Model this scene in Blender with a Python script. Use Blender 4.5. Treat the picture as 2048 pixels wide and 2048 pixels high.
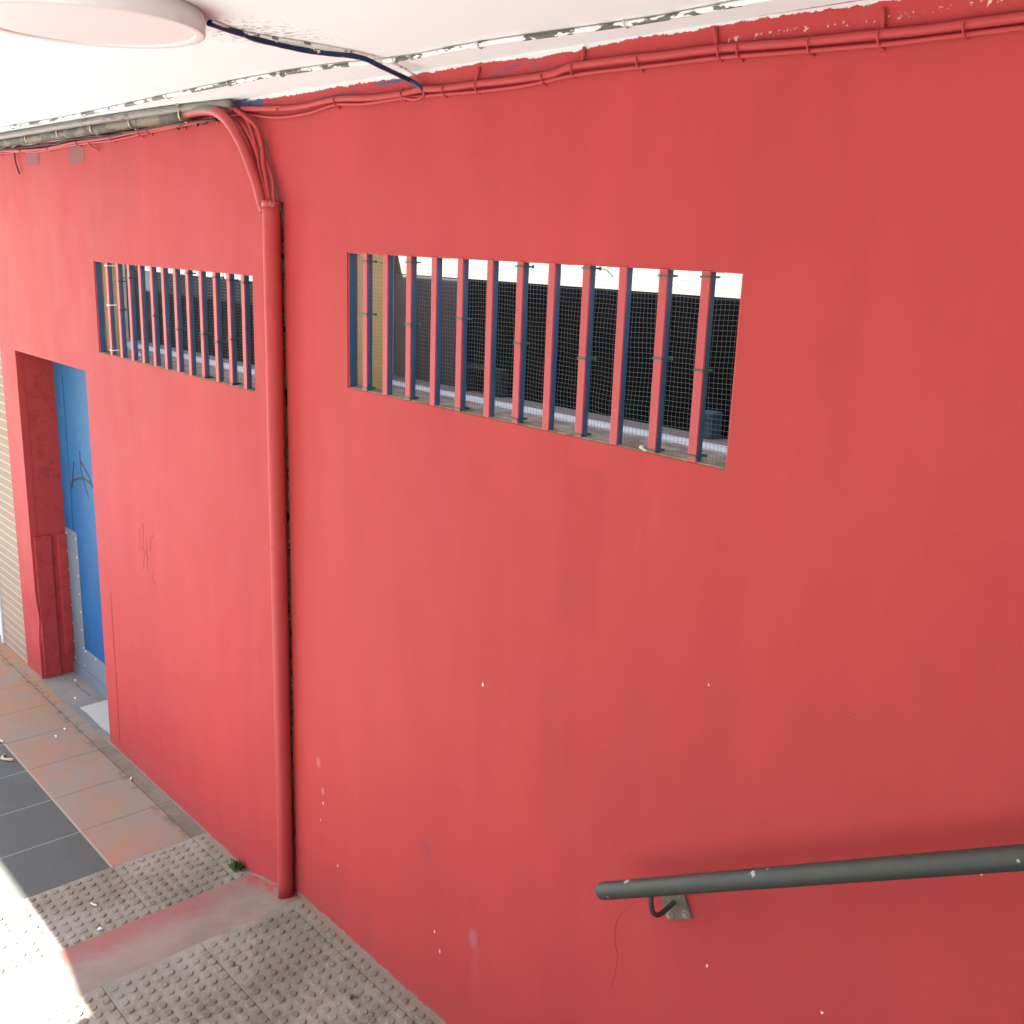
import bpy, bmesh, math, random
from mathutils import Vector, Matrix, noise
random.seed(7)
scene = bpy.context.scene
C = scene.collection
for o in list(bpy.data.objects): bpy.data.objects.remove(o)

# ------------------------------------------------------------------ camera
EYE = Vector((0.0, -1.914, 2.597))
cd = bpy.data.cameras.new('camera'); cam = bpy.data.objects.new('camera', cd); C.objects.link(cam)
right = Vector((0.669, 0.742, 0.035)).normalized()
fwd = Vector((-0.714, 0.655, -0.248)).normalized()
right = (right - right.dot(fwd)*fwd).normalized(); up = right.cross(fwd)
m = Matrix((right, up, -fwd)).transposed().to_4x4(); m.translation = EYE
cam.matrix_world = m
cd.sensor_width = 36; cd.lens = 36*2074.6/2048; cd.clip_start = .02; cd.clip_end = 2000
scene.camera = cam

# ------------------------------------------------------------------ sky, sun, exposure
SUN_EL, SUN_AZ = math.atan(1/.75*math.cos(math.radians(26))), math.radians(26)   # elevation; horizontal turn from -y towards -x
sdir = Vector((-math.sin(SUN_AZ)*math.cos(SUN_EL), -math.cos(SUN_AZ)*math.cos(SUN_EL), math.sin(SUN_EL)))
w = bpy.data.worlds.new('World'); scene.world = w; w.use_nodes = True
nt = w.node_tree; bg = nt.nodes['Background']; sky = nt.nodes.new('ShaderNodeTexSky')
sky.sky_type = 'NISHITA'; sky.sun_disc = False; sky.sun_elevation = SUN_EL
sky.sun_rotation = math.atan2(sdir.x, sdir.y)
nt.links.new(sky.outputs[0], bg.inputs[0]); bg.inputs[1].default_value = 0.11
sl = bpy.data.lights.new('sun', 'SUN'); sl.energy = 5.0; sl.angle = math.radians(.55); sl.color = (1, .965, .90)
so = bpy.data.objects.new('sun', sl); C.objects.link(so); so.rotation_euler = (-sdir).to_track_quat('-Z', 'Y').to_euler()
scene.view_settings.view_transform = 'Standard'; scene.view_settings.look = 'None'
scene.view_settings.exposure = 3.4; scene.view_settings.gamma = 1
scene.render.engine = 'CYCLES'
scene.cycles.max_bounces = 8; scene.cycles.diffuse_bounces = 6

# ------------------------------------------------------------------ object helpers
WLOC = {}
def link(name, bm, mat, parent=None, smooth=False, loc=(0, 0, 0)):
    me = bpy.data.meshes.new(name); L = Vector(loc)
    if parent is not None: L = WLOC[parent.name]
    bmesh.ops.translate(bm, verts=bm.verts, vec=-L)
    bm.to_mesh(me); bm.free()
    if smooth:
        for p in me.polygons: p.use_smooth = True
    o = bpy.data.objects.new(name, me); C.objects.link(o)
    if isinstance(mat, (list, tuple)):
        for x in mat: me.materials.append(x)
    else: me.materials.append(mat)
    if parent is not None: o.parent = parent
    else: o.location = L
    WLOC[o.name] = L
    return o
def tag(o, label=None, cat=None, group=None, kind=None):
    if label: o['label'] = label
    if cat: o['category'] = cat
    if group: o['group'] = group
    if kind: o['kind'] = kind
    return o
def thing(name, loc, label, cat, group=None):
    o = bpy.data.objects.new(name, None); C.objects.link(o); o.location = loc; o.empty_display_size = .1
    WLOC[o.name] = Vector(loc); return tag(o, label, cat, group)

def box(bm, x0, x1, y0, y1, z0, z1, bev=0):
    vs = [bm.verts.new((x, y, z)) for x in (x0, x1) for y in (y0, y1) for z in (z0, z1)]
    fs = [(0, 1, 3, 2), (4, 6, 7, 5), (0, 4, 5, 1), (2, 3, 7, 6), (0, 2, 6, 4), (1, 5, 7, 3)]
    F = [bm.faces.new([vs[i] for i in f]) for f in fs]
    if bev:
        es = list({e for f in F for e in f.edges})
        bmesh.ops.bevel(bm, geom=es, offset=bev, segments=2, affect='EDGES', profile=.5)
def smoothpath(P, n=5):
    P = [Vector(p) for p in P]
    if len(P) < 3: return P
    out = []
    Q = [2*P[0]-P[1]] + P + [2*P[-1]-P[-2]]
    for i in range(1, len(Q)-2):
        a, b, c, d = Q[i-1:i+3]
        for k in range(n):
            t = k/n
            out.append(.5*((2*b)+(c-a)*t+(2*a-5*b+4*c-d)*t*t+(3*b-a-3*c+d)*t**3))
    out.append(P[-1]); return out
def tube(bm, P, r, seg=8, n=5, caps=True, rn=None, wob=0, flat=1):
    P = smoothpath(P, n) if n > 1 else [Vector(p) for p in P]
    prev = None; T0 = (P[1]-P[0]).normalized()
    N = T0.orthogonal().normalized(); rings = []
    for i, p in enumerate(P):
        T = (P[min(i+1, len(P)-1)]-P[max(i-1, 0)]).normalized()
        N = (N - N.dot(T)*T).normalized(); B = T.cross(N)
        rr = r if rn is None else rn(i/(len(P)-1))
        if wob: rr *= 1+wob*noise.noise(p*40)
        rings.append([bm.verts.new(p+rr*(math.cos(a)*N+math.sin(a)*flat*B)) for a in [2*math.pi*k/seg for k in range(seg)]])
    for a, b in zip(rings, rings[1:]):
        for k in range(seg): bm.faces.new((a[k], a[(k+1) % seg], b[(k+1) % seg], b[k]))
    if caps:
        bm.faces.new(rings[0][::-1]); bm.faces.new(rings[-1])
def disc(bm, c, r, h, seg=24, r2=None, bev=0):
    g = bmesh.ops.create_cone(bm, cap_ends=True, segments=seg, radius1=r, radius2=r if r2 is None else r2, depth=h, matrix=Matrix.Translation(c))
    return g['verts']
def cells(bm, xs, zs, holes, y0, y1):
    "wall slab with rectangular openings, welded"
    xs = sorted(set(xs)); zs = sorted(set(zs)); V = {}
    def v(x, y, z):
        k = (round(x, 5), round(y, 5), round(z, 5))
        if k not in V: V[k] = bm.verts.new(k)
        return V[k]
    def solid(i, j):
        if i < 0 or j < 0 or i >= len(xs)-1 or j >= len(zs)-1: return False
        cx, cz = (xs[i]+xs[i+1])/2, (zs[j]+zs[j+1])/2
        return not any(a < cx < b and c < cz < d for a, b, c, d in holes)
    for i in range(len(xs)-1):
        for j in range(len(zs)-1):
            if not solid(i, j): continue
            a, b, c, d = xs[i], xs[i+1], zs[j], zs[j+1]
            bm.faces.new((v(a, y0, c), v(b, y0, c), v(b, y0, d), v(a, y0, d)))
            bm.faces.new((v(a, y1, c), v(a, y1, d), v(b, y1, d), v(b, y1, c)))
            if not solid(i-1, j): bm.faces.new((v(a, y0, c), v(a, y0, d), v(a, y1, d), v(a, y1, c)))
            if not solid(i+1, j): bm.faces.new((v(b, y0, c), v(b, y1, c), v(b, y1, d), v(b, y0, d)))
            if not solid(i, j-1): bm.faces.new((v(a, y0, c), v(a, y1, c), v(b, y1, c), v(b, y0, c)))
            if not solid(i, j+1): bm.faces.new((v(a, y0, d), v(b, y0, d), v(b, y1, d), v(a, y1, d)))
def span(a, b, step):
    n = max(1, round((b-a)/step)); return [a+(b-a)*i/n for i in range(n+1)]

# ------------------------------------------------------------------ shader helpers
class N:
    def __init__(s, name):
        s.m = bpy.data.materials.new(name); s.m.use_nodes = True; s.t = s.m.node_tree
        s.b = s.t.nodes['Principled BSDF']; s.out = s.t.nodes['Material Output']
        s.geo = s.t.nodes.new('ShaderNodeNewGeometry'); s.pos = s.geo.outputs['Position']
        s.sep = s.t.nodes.new('ShaderNodeSeparateXYZ'); s.t.links.new(s.pos, s.sep.inputs[0])
        s.X, s.Y, s.Z = s.sep.outputs
        s.b.inputs['Roughness'].default_value = .7
    def set(s, sock, v):
        if hasattr(v, 'is_output'): s.t.links.new(v, sock)
        elif isinstance(v, (tuple, list)) and len(v) == 3 and sock.type == 'RGBA': sock.default_value = (*v, 1)
        else: sock.default_value = v
    def math(s, op, a, b=0, c=None, clamp=False):
        n = s.t.nodes.new('ShaderNodeMath'); n.operation = op; n.use_clamp = clamp
        s.set(n.inputs[0], a); s.set(n.inputs[1], b)
        if c is not None: s.set(n.inputs[2], c)
        return n.outputs[0]
    def vec(s, x, y, z):
        n = s.t.nodes.new('ShaderNodeCombineXYZ')
        for i, v in enumerate((x, y, z)): s.set(n.inputs[i], v)
        return n.outputs[0]
    def scaled(s, sx, sy, sz, off=(0, 0, 0)):
        n = s.t.nodes.new('ShaderNodeMapping'); s.t.links.new(s.pos, n.inputs[0])
        n.inputs['Scale'].default_value = (sx, sy, sz); n.inputs['Location'].default_value = off
        return n.outputs[0]
    def noise(s, scale=5, detail=3, rough=.5, vec=None, col=False, dist=0):
        n = s.t.nodes.new('ShaderNodeTexNoise'); s.set(n.inputs['Vector'], vec if vec is not None else s.pos)
        n.inputs['Scale'].default_value = scale; n.inputs['Detail'].default_value = detail
        n.inputs['Roughness'].default_value = rough; n.inputs['Distortion'].default_value = dist
        return n.outputs['Color' if col else 'Fac']
    def vor(s, scale, vec=None, feature='F1', out='Distance', rnd=1):
        n = s.t.nodes.new('ShaderNodeTexVoronoi'); n.feature = feature; s.set(n.inputs['Vector'], vec if vec is not None else s.pos)
        n.inputs['Scale'].default_value = scale; n.inputs['Randomness'].default_value = rnd
        return n.outputs[out]
    def ramp(s, v, a, b, lo=0, hi=1):
        n = s.t.nodes.new('ShaderNodeMapRange'); n.interpolation_type = 'SMOOTHSTEP'
        s.set(n.inputs[0], v); s.set(n.inputs[1], a); s.set(n.inputs[2], b); n.inputs[3].default_value = lo; n.inputs[4].default_value = hi
        return n.outputs[0]
    def mix(s, f, a, b, mode='MIX'):
        n = s.t.nodes.new('ShaderNodeMix'); n.data_type = 'RGBA'; n.blend_type = mode
        s.set(n.inputs[0], f); s.set(n.inputs[6], a); s.set(n.inputs[7], b); return n.outputs[2]
    def mul(s, a, b): return s.math('MULTIPLY', a, b)
    def vary(s, col, f, amt):
        "multiply colour by 1 +- amt according to f (0..1)"
        k = s.math('MULTIPLY_ADD', f, 2*amt, 1-amt)
        return s.mix(1, col, s.vec(k, k, k), 'MULTIPLY')
    def bump(s, h, strength=.3, dist=.002, prev=None):
        n = s.t.nodes.new('ShaderNodeBump'); s.set(n.inputs['Height'], h); n.inputs['Strength'].default_value = strength
        n.inputs['Distance'].default_value = dist
        if prev is not None: s.t.links.new(prev, n.inputs['Normal'])
        return n.outputs[0]
    def done(s, col, rough=None, bump=None, spec=None, metal=None):
        s.set(s.b.inputs['Base Color'], col)
        if rough is not None: s.set(s.b.inputs['Roughness'], rough)
        if bump is not None: s.t.links.new(bump, s.b.inputs['Normal'])
        if spec is not None: s.b.inputs['Specular IOR Level'].default_value = spec
        if metal is not None: s.b.inputs['Metallic'].default_value = metal
        return s.m
    def line(s, coord, period, phase, width, wob=None):
        "1 on joints at coord = phase + k*period"
        c = s.math('SUBTRACT', coord, phase)
        if wob is not None: c = s.math('ADD', c, wob)
        d = s.math('ABSOLUTE', s.math('WRAP', c, period/2, -period/2))
        return s.ramp(d, width*.5, width*.5+.0025, 1, 0)

RED = (.40, .046, .044)
def red_wall_mat():
    n = N('red_wall_paint'); big = n.noise(.9, 3, .5, n.scaled(1, 1, .7)); mid = n.noise(1, 3, .55, n.scaled(7, 7, 1.1)); fine = n.noise(55, 3, .6)
    col = n.mix(n.ramp(big, .35, .7), (.385, .043, .0435), (.415, .049, .0425))
    col = n.vary(col, mid, .10); col = n.vary(col, n.noise(1, 4, .6, n.scaled(14, 14, 1.6, (5, 0, 0))), .05); col = n.vary(col, n.noise(9, 4, .6), .04); col = n.vary(col, fine, .02)
    # roller patches, a touch darker
    wb = n.math('MULTIPLY_ADD', n.noise(14, 2), .03, -.015)
    def patch(x0, x1, z0, z1, e=.02):
        x = n.math('ADD', n.X, wb); z = n.math('ADD', n.Z, n.math('MULTIPLY', wb, 1.5))
        return n.mul(n.mul(n.ramp(x, x0-e, x0+e), n.ramp(x, x1-e, x1+e, 1, 0)), n.mul(n.ramp(z, z0-e*2, z0+e*2), n.ramp(z, z1-e*.4, z1+e*.4, 1, 0)))
    for a, k in (((-1.89, -1.74, 1.60, 2.045), .3), ((-1.42, -1.15, 2.62, 2.95), .14), ((-1.95, -1.86, 1.0, 1.45), .12), ((-.9, -.72, 1.3, 2.1), .12), ((-4.95, -4.5, 2.65, 2.9), .10), ((-1.72, -1.55, 1.05, 1.3), .12)):
        col = n.mix(n.mul(patch(*a), k), col, (.29, .032, .034))
    pal = n.mul(n.ramp(n.noise(1, 4, .6, n.scaled(9, 9, 1.3, (9, 2, 4))), .60, .72), n.ramp(n.noise(1.3, 2), .45, .6))
    col = n.mix(n.mul(pal, .22), col, (.44, .085, .085))
    drk = n.mul(n.ramp(n.noise(2.4, 5, .7, n.scaled(1.6, 1, 1, (1, 7, 3))), .60, .74), n.ramp(n.Z, .3, 2.0, 1, .35))
    col = n.mix(n.mul(drk, .28), col, (.25, .045, .055))
    hair = n.mul(n.ramp(n.math('ABSOLUTE', n.math('SUBTRACT', n.noise(2.1, 5, .62, n.scaled(1, 1, 1, (2, 2, 8))), .5)), .0008, .0022, 1, 0), n.ramp(n.noise(1.1, 2, .5, n.scaled(1, 1, 1, (8, 1, 1))), .58, .66))
    col = n.mix(n.mul(hair, .35), col, (.20, .03, .03))
    # scuffs and dust near the foot
    sm = n.ramp(n.noise(3, 5, .65, n.scaled(2, 2, .9)), .60, .74)
    low = n.ramp(n.Z, .1, 1.1, 1, 0)
    col = n.mix(n.mul(n.mul(sm, low), .34), col, (.27, .115, .10))
    foot = n.math('SUBTRACT', n.Z, n.math('MULTIPLY_ADD', n.math('DIVIDE', n.math('ADD', n.X, 3.705), .443, clamp=True), .121, -.121))
    edge = n.ramp(n.math('ADD', foot, n.math('MULTIPLY_ADD', n.noise(26, 5, .75), -.055, .020)), 0, .006, 1, 0)
    col = n.mix(edge, col, (.27, .19, .145))
    col = n.mix(n.mul(n.ramp(foot, 0, .22, 1, 0), n.ramp(n.noise(24, 5, .75), .42, .68, 0, .75)), col, (.30, .075, .065))
    # sparse pale chips
    v = n.vor(5.5); cell = n.t.nodes.new('ShaderNodeSeparateColor'); n.t.links.new(n.vor(5.5, out='Color'), cell.inputs[0])
    dz = n.math('ADD', v, n.math('MULTIPLY_ADD', n.noise(90, 3), .02, -.01))
    col = n.mix(n.mul(n.ramp(dz, .004, .010, 1, 0), n.math('LESS_THAN', cell.outputs[0], .3)), col, (.62, .30, .26))
    v2 = n.vor(8, n.scaled(1, 1, 1, (3.3, 1.7, .9))); c2 = n.t.nodes.new('ShaderNodeSeparateColor'); n.t.links.new(n.vor(8, n.scaled(1, 1, 1, (3.3, 1.7, .9)), out='Color'), c2.inputs[0])
    col = n.mix(n.mul(n.mul(n.ramp(v2, .014, .022, 1, 0), n.math('LESS_THAN', c2.outputs[1], .3)), .6), col, (.20, .03, .03))
    # named bare spots
    for x, z, r, c in ((-3.13, .66, .030, (.46, .12, .11)), (-3.10, .55, .022, (.47, .14, .13)), (-2.45, .62, .05, (.34, .045, .055)), (-2.2, .42, .045, (.36, .09, .10)), (-2.189, 1.312, .008, (.85, .75, .6)), (-.69, 1.443, .009, (.9, .88, .8)), (-1.30, .86, .006, (.85, .6, .55)), (-.98, .93, .006, (.85, .6, .55)), (-.75, 1.02, .007, (.85, .6, .55)),
                       (-3.1, .50, .010, (.75, .35, .3)), (-3.12, .42, .006, (.75, .35, .3)), (-2.4, .33, .007, (.85, .6, .55)), (-2.37, .27, .010, (.8, .4, .35)), (-1.37, 1.6, .005, (.8, .5, .4)), (-3.0, .28, .007, (.8, .4, .35))):
        p = n.vec(n.math('SUBTRACT', n.X, x), 0, n.math('MULTIPLY', n.math('SUBTRACT', n.Z, z), .6))
        L = n.t.nodes.new('ShaderNodeVectorMath'); L.operation = 'LENGTH'; n.t.links.new(p, L.inputs[0])
        d = n.math('ADD', L.outputs['Value'], n.math('MULTIPLY_ADD', n.noise(160, 2), .012, -.006))
        col = n.mix(n.ramp(d, r*.25, r*.6, 1, 0), col, c)
    # old blue paint showing just under the ceiling, white ceiling paint lapped over the top edge
    bl = n.mul(n.ramp(n.Z, 3.022, 3.028), n.ramp(n.noise(1.6, 5, .6, n.scaled(1, 1, 14, (1.3, 0, 0))), .57, .60))
    bl = n.mul(bl, n.ramp(n.X, -1.5, -1.3, 1, 0)); corner = n.mul(n.ramp(n.math('ADD', n.X, n.math('MULTIPLY', wb, 3)), -3.46, -3.43, 1, 0), n.ramp(n.Z, 3.02, 3.03))
    bl = n.mul(n.math('MAXIMUM', bl, corner), n.ramp(n.X, -3.8, -3.55))
    col = n.mix(n.mul(bl, .9), col, (.03, .085, .16))
    crumb = n.mul(n.mul(n.ramp(n.Z, 3.027, 3.031), n.ramp(n.Z, 3.036, 3.042, 1, 0)), n.mul(n.ramp(n.noise(60, 3, .7), .56, .62), n.ramp(n.X, -1.5, -1.45)))
    col = n.mix(crumb, col, (.6, .5, .38))
    j = n.math('ADD', n.math('ADD', n.Z, n.math('MULTIPLY_ADD', n.noise(3.2, 2),   .030, -.016)), n.math('MULTIPLY_ADD', n.noise(40, 4, .7), .022, -.011))
    wt = n.mul(n.ramp(j, 3.0610, 3.0625), n.ramp(n.X, -3.56, -3.52))
    col = n.mix(wt, col, (.60, .59, .57))
    b = n.bump(n.noise(1.4, 2), .7, .03); b = n.bump(n.noise(5, 3, .5, n.scaled(1, 1, .6)), .35, .008, b); b = n.bump(n.noise(300, 3, .6), .10, .001, b); b = n.bump(n.noise(24, 3, .5), .16, .003, b)
    b = n.bump(wt, .6, .002, b)
    return n.done(col, n.math('MULTIPLY_ADD', n.noise(6, 3), .15, .5), b, spec=.12)
def red_plain(name='red_paint', old=None, oldamt=.6, spec=.2):
    n = N(name); col = n.vary(RED, n.noise(12, 3), .07)
    col = n.vary(col, n.noise(70, 3), .03)
    if old: col = n.mix(n.ramp(n.noise(18, 4, .65), oldamt, oldamt+.03), col, old)
    b = n.bump(n.noise(120, 3), .25, .001); b = n.bump(n.noise(25, 2), .2, .002, b)
    return n.done(col, .5, b, spec=spec)
def simple(name, col, rough=.6, v=.08, sc=20, bumps=.15, spec=.4, metal=0):
    n = N(name); c = n.vary(col, n.noise(sc, 4, .6), v)
    return n.done(c, rough, n.bump(n.noise(sc*6, 3), bumps, .001), spec, metal)
M_RED = red_wall_mat(); M_REDP = red_plain(); M_REDSHADEDREVEAL = red_plain('red_shaded_reveal', (.33, .038, .036), .55)  # reveal copy of the red carries the recess shade as darker blotches
M_REDCABLE = red_plain('red_cable_paint', None)

def ceiling_mat():
    n = N('white_ceiling_paint'); c = n.vary((.79, .84, .835), n.noise(1.1, 3), .03); c = n.vary(c, n.noise(7, 4), .02)
    c = n.mix(n.ramp(n.noise(130, 3, .6), .64, .72, 0, .25), c, (.5, .46, .42))
    # grime round the lamp's cable entry
    p = n.vec(n.math('ADD', n.X, 2.42), n.math('MULTIPLY', n.math('ADD', n.Y, .60), .8), 0)
    L = n.t.nodes.new('ShaderNodeVectorMath'); L.operation = 'LENGTH'; n.t.links.new(p, L.inputs[0])
    g = n.mul(n.ramp(L.outputs['Value'], .02, .22, 1, 0), n.ramp(n.noise(60, 4, .7), .48, .64, 0, .9)); c = n.mix(g, c, (.24, .20, .18))
    v = n.vor(6); c = n.mix(n.ramp(v, .012, .02, .7, 0), c, (.25, .22, .2))
    j = n.math('ADD', n.Y, n.math('MULTIPLY_ADD', n.noise(30, 4, .7), .016, -.008))
    c = n.mix(n.mul(n.ramp(j, -.008, -.004), n.ramp(n.X, -1.5, -1.2)), c, (.37, .04, .033))
    b = n.bump(n.noise(90, 4, .7), .25, .002); b = n.bump(n.noise(5, 3), .3, .01, b)
    return n.done(c, .85, b, spec=.2)
M_CEIL = ceiling_mat()

def concrete_base(n, a=(.275, .252, .205), b=(.19, .172, .136)):
    c = n.mix(n.ramp(n.noise(2.6, 5, .62), .35, .65), b, a)
    c = n.vary(c, n.noise(22, 5, .7), .14); c = n.vary(c, n.noise(260, 3, .7), .10)
    c = n.mix(n.ramp(n.noise(9, 5, .7, n.scaled(1, 1, 1, (4, 2, 0))), .46, .66, 0, .65), c, (.15, .125, .10))
    return c
def tactile_mat(x0):
    n = N('tactile_concrete'); c = concrete_base(n)
    jl = n.math('MAXIMUM', n.line(n.X, .376, x0, .002), n.line(n.Y, .374, -.072, .002))
    c = n.mix(n.mul(jl, .55), c, (.12, .10, .085))
    # worn dark tops of some studs
    base = n.math('SUBTRACT', n.Z, n.ramp(n.X, -3.5, -3.4, -.120, 0))
    top = n.mul(n.ramp(base, .0034, .0052), n.ramp(n.noise(2.2, 3, .5, n.scaled(1, 1, 0, (.7, 0, 0))), .42, .62, .1, .75)); c = n.mix(top, c, (.14, .115, .095))
    # black grime spots, grey worn patch, whitish scuffs
    c = n.mix(n.ramp(n.noise(9, 4, .6, n.scaled(1, 1, 0)), .66, .71, 0, .85), c, (.045, .042, .04))
    c = n.mix(n.mul(n.ramp(n.noise(3, 3, .5, n.scaled(1, 1, 0, (2, 5, 0))), .52, .65), .5), c, (.27, .25, .22))
    c = n.mix(n.ramp(n.noise(28, 3, .6, n.scaled(1, 1, 0, (2, 5, 0))), .72, .76, 0, .8), c, (.55, .53, .50))
    # brown dust along the wall
    c = n.mix(n.ramp(n.math('ADD', n.Y, n.math('MULTIPLY', n.noise(20, 4, .7), .06)), -.07, .03, 0, .8), c, (.25, .19, .145))
    b = n.bump(n.noise(350, 3, .7), .35, .0015); b = n.bump(n.noise(30, 3), .3, .002, b); b = n.bump(n.math('SUBTRACT', 1, jl), .8, .002, b)
    return n.done(c, .85, b, spec=.25)
def tile_mat():
    n = N('granite_look_paving'); j0 = n.line(n.X, .3705, -4.13, .0028)
    red = n.mix(n.ramp(n.noise(1.8, 4, .6), .38, .62), (.30, .168, .115), (.255, .175, .13))
    orange = n.ramp(n.X, -5.6, -6.1, 0, .5)
    red = n.mix(orange, red, (.36, .17, .09))
    grit = n.noise(75, 3, .75, dist=1.5); red = n.vary(red, grit, .22); red = n.vary(red, n.noise(300, 2, .8), .18)
    red = n.mix(n.ramp(n.noise(3.2, 4, .65, n.scaled(1, 1, 1, (6, 1, 0))), .46, .62, 0, .85), red, (.235, .20, .16))
    red = n.mix(n.mul(n.ramp(n.Y, -.34, -.10), n.ramp(n.X, -5.3, -4.7, .0, .6)), red, (.24, .205, .165))
    dark = n.vary((.088, .093, .087), n.noise(3, 4, .6), .12); dark = n.vary(dark, n.noise(75, 3, .75, dist=2.5), .30); dark = n.vary(dark, n.noise(300, 2, .8), .2)
    dark = n.mix(n.ramp(n.noise(2.2, 3, .6, n.scaled(1, 1, 1, (2, 8, 0))), .5, .7, 0, .35), dark, (.12, .112, .112))
    isd = n.ramp(n.Y, -.447, -.4455, 1, 0)
    c = n.mix(isd, red, dark)
    strip = n.ramp(n.Y, -.0735, -.0725)                                    # cut pieces against the wall
    sc = n.mix(n.ramp(n.noise(5, 4), .4, .6), (.20, .165, .13), (.165, .135, .11)); sc = n.vary(sc, n.noise(80, 4, .7), .15)
    c = n.mix(n.mul(strip, n.ramp(n.X, -5.5, -5.2)), c, sc)
    dirt = n.mul(n.ramp(n.math('ABSOLUTE', n.math('ADD', n.Y, .073)), .0, .05, 1, 0), n.ramp(n.noise(16, 4, .7), .45, .65, 0, .9)); c = n.mix(dirt, c, (.13, .10, .08))
    c = n.mix(n.mul(j0, n.math('SUBTRACT', 1, isd)), c, (.15, .115, .09)); c = n.mix(n.mul(j0, isd), c, (.26, .25, .23))
    jy = n.math('MAXIMUM', n.ramp(n.math('ABSOLUTE', n.math('ADD', n.Y, .073)), .0012, .003, 1, 0), 0)
    c = n.mix(jy, c, (.12, .095, .075))
    c = n.mix(n.ramp(n.math('ABSOLUTE', n.math('ADD', n.Y, .446)), .003, .0065, 1, 0), c, (.33, .27, .21))
    c = n.mix(n.ramp(n.vor(11, n.scaled(1, 1, 0)), .012, .018, .8, 0), c, (.07, .06, .05))
    b = n.bump(grit, .3, .002); b = n.bump(n.math('SUBTRACT', 1, n.math('MAXIMUM', j0, jy)), .8, .003, b)
    return n.done(c, .8, b, spec=.15)
def ramp_mat():
    n = N('red_stained_concrete'); c = n.mix(n.ramp(n.noise(3, 5, .6), .4, .6), (.225, .175, .14), (.185, .145, .12))
    c = n.vary(c, n.noise(40, 4, .7), .10)
    d = n.math('ADD', n.X, n.math('MULTIPLY', n.noise(7, 4, .65), .28))
    red = n.mul(n.ramp(d, -3.52, -3.30, 1, .12), n.ramp(n.Y, -.42, -.05, 1, .35))
    c = n.mix(n.mul(red, 1), c, (.235, .085, .07)); c = n.vary(c, n.noise(14, 4, .7, n.scaled(1, 3, 1)), .10)
    c = n.mix(n.ramp(n.noise(45, 3, .6), .68, .72, 0, .6), c, (.22, .05, .045))
    c = n.mix(n.mul(n.ramp(n.Y, -.09, -.02), n.ramp(n.noise(28, 4, .7), .42, .55)), c, (.34, .05, .045))
    return n.done(c, .7, n.bump(n.noise(60, 4), .25, .002), spec=.3)
def pavement_mat():
    n = N('street_paving'); c = concrete_base(n, (.27, .28, .275), (.23, .24, .235))
    jl = n.math('MAXIMUM', n.line(n.X, .4, 0, .004), n.line(n.Y, .4, 0, .004)); c = n.mix(n.mul(jl, .7), c, (.15, .14, .13))
    return n.done(c, .85, n.bump(n.noise(80, 3), .2, .002), spec=.2)

# ------------------------------------------------------------------ ground
ZL = -.121
def sheet(name, x0, x1, y0, y1, z0, z1, mat, nx=1, ny=1):
    bm = bmesh.new(); vs = [[bm.verts.new((x, y, z0+(z1-z0)*((x-x0)/(x1-x0)))) for y in span(y0, y1, (y1-y0)/ny)] for x in span(x0, x1, (x1-x0)/nx)]
    for i in range(len(vs)-1):
        for j in range(len(vs[0])-1): bm.faces.new((vs[i][j], vs[i+1][j], vs[i+1][j+1], vs[i][j+1]))
    return bm
def studs(bm, x0, x1, y0, y1, zf, pitch=.047, skip=.0):
    nx = int((x1-x0)/pitch+1e-6)+1; ny = int((y1-y0)/pitch+1e-6)+1
    for i in range(nx):
        for j in range(ny):
            x = x0+i*pitch; y = y1-j*pitch; z = zf(x)
            h = .0058*random.uniform(.6, 1.08); seg = 14
            x += random.gauss(0, .0006); y += random.gauss(0, .0006)
            prof = [(.0170, -.0004), (.0158, h*.45), (.0138, h*.86), (.0122, h), (.0, h*1.04)]
            rings = []
            for r, dz in prof[:-1]:
                rings.append([bm.verts.new((x+r*math.cos(a), y+r*math.sin(a), z+dz)) for a in [2*math.pi*k/seg for k in range(seg)]])
            for a, b in zip(rings, rings[1:]):
                for k in range(seg): bm.faces.new((a[k], a[(k+1) % seg], b[(k+1) % seg], b[k]))
            c = bm.verts.new((x, y, z+prof[-1][1]))
            for k in range(seg): bm.faces.new((rings[-1][k], rings[-1][(k+1) % seg], c))
bm = bmesh.new(); g = sheet('g', -600, 600, -600, 600, ZL-.016, ZL-.016, None, 4, 4)
tag(link('ground', g, pavement_mat()), kind='structure')
tag(link('tiled_pavement', sheet('', -9, -4.13, -1.6, .05, ZL, ZL, None), tile_mat()), kind='structure')
bm = sheet('', -4.13, -3.705, -2.4, .05, ZL+.001, ZL+.001, None); studs(bm, -4.102, -3.72, -2.2, -.044, lambda x: ZL+.001)
tag(link('tactile_paving', bm, tactile_mat(-4.13), smooth=False), kind='structure')
bm = sheet('', -3.705, -3.262, -2.4, .05, ZL+.001, 0, None, 8, 8)
tag(link('ramp', bm, ramp_mat()), kind='structure')
bm = sheet('', -3.262, -1.30, -3.4, .05, 0, 0, None); studs(bm, -3.219, -1.40, -1.9, -.040, lambda x: 0)
tag(link('tactile_paving', bm, tactile_mat(-3.262)), kind='structure')
# edge slab under the higher pavement
bm = bmesh.new(); box(bm, -3.26, -1.30, -3.4, .04, ZL-.01, -.004); tag(link('pavement_edge', bm, pavement_mat()), kind='structure')
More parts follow.
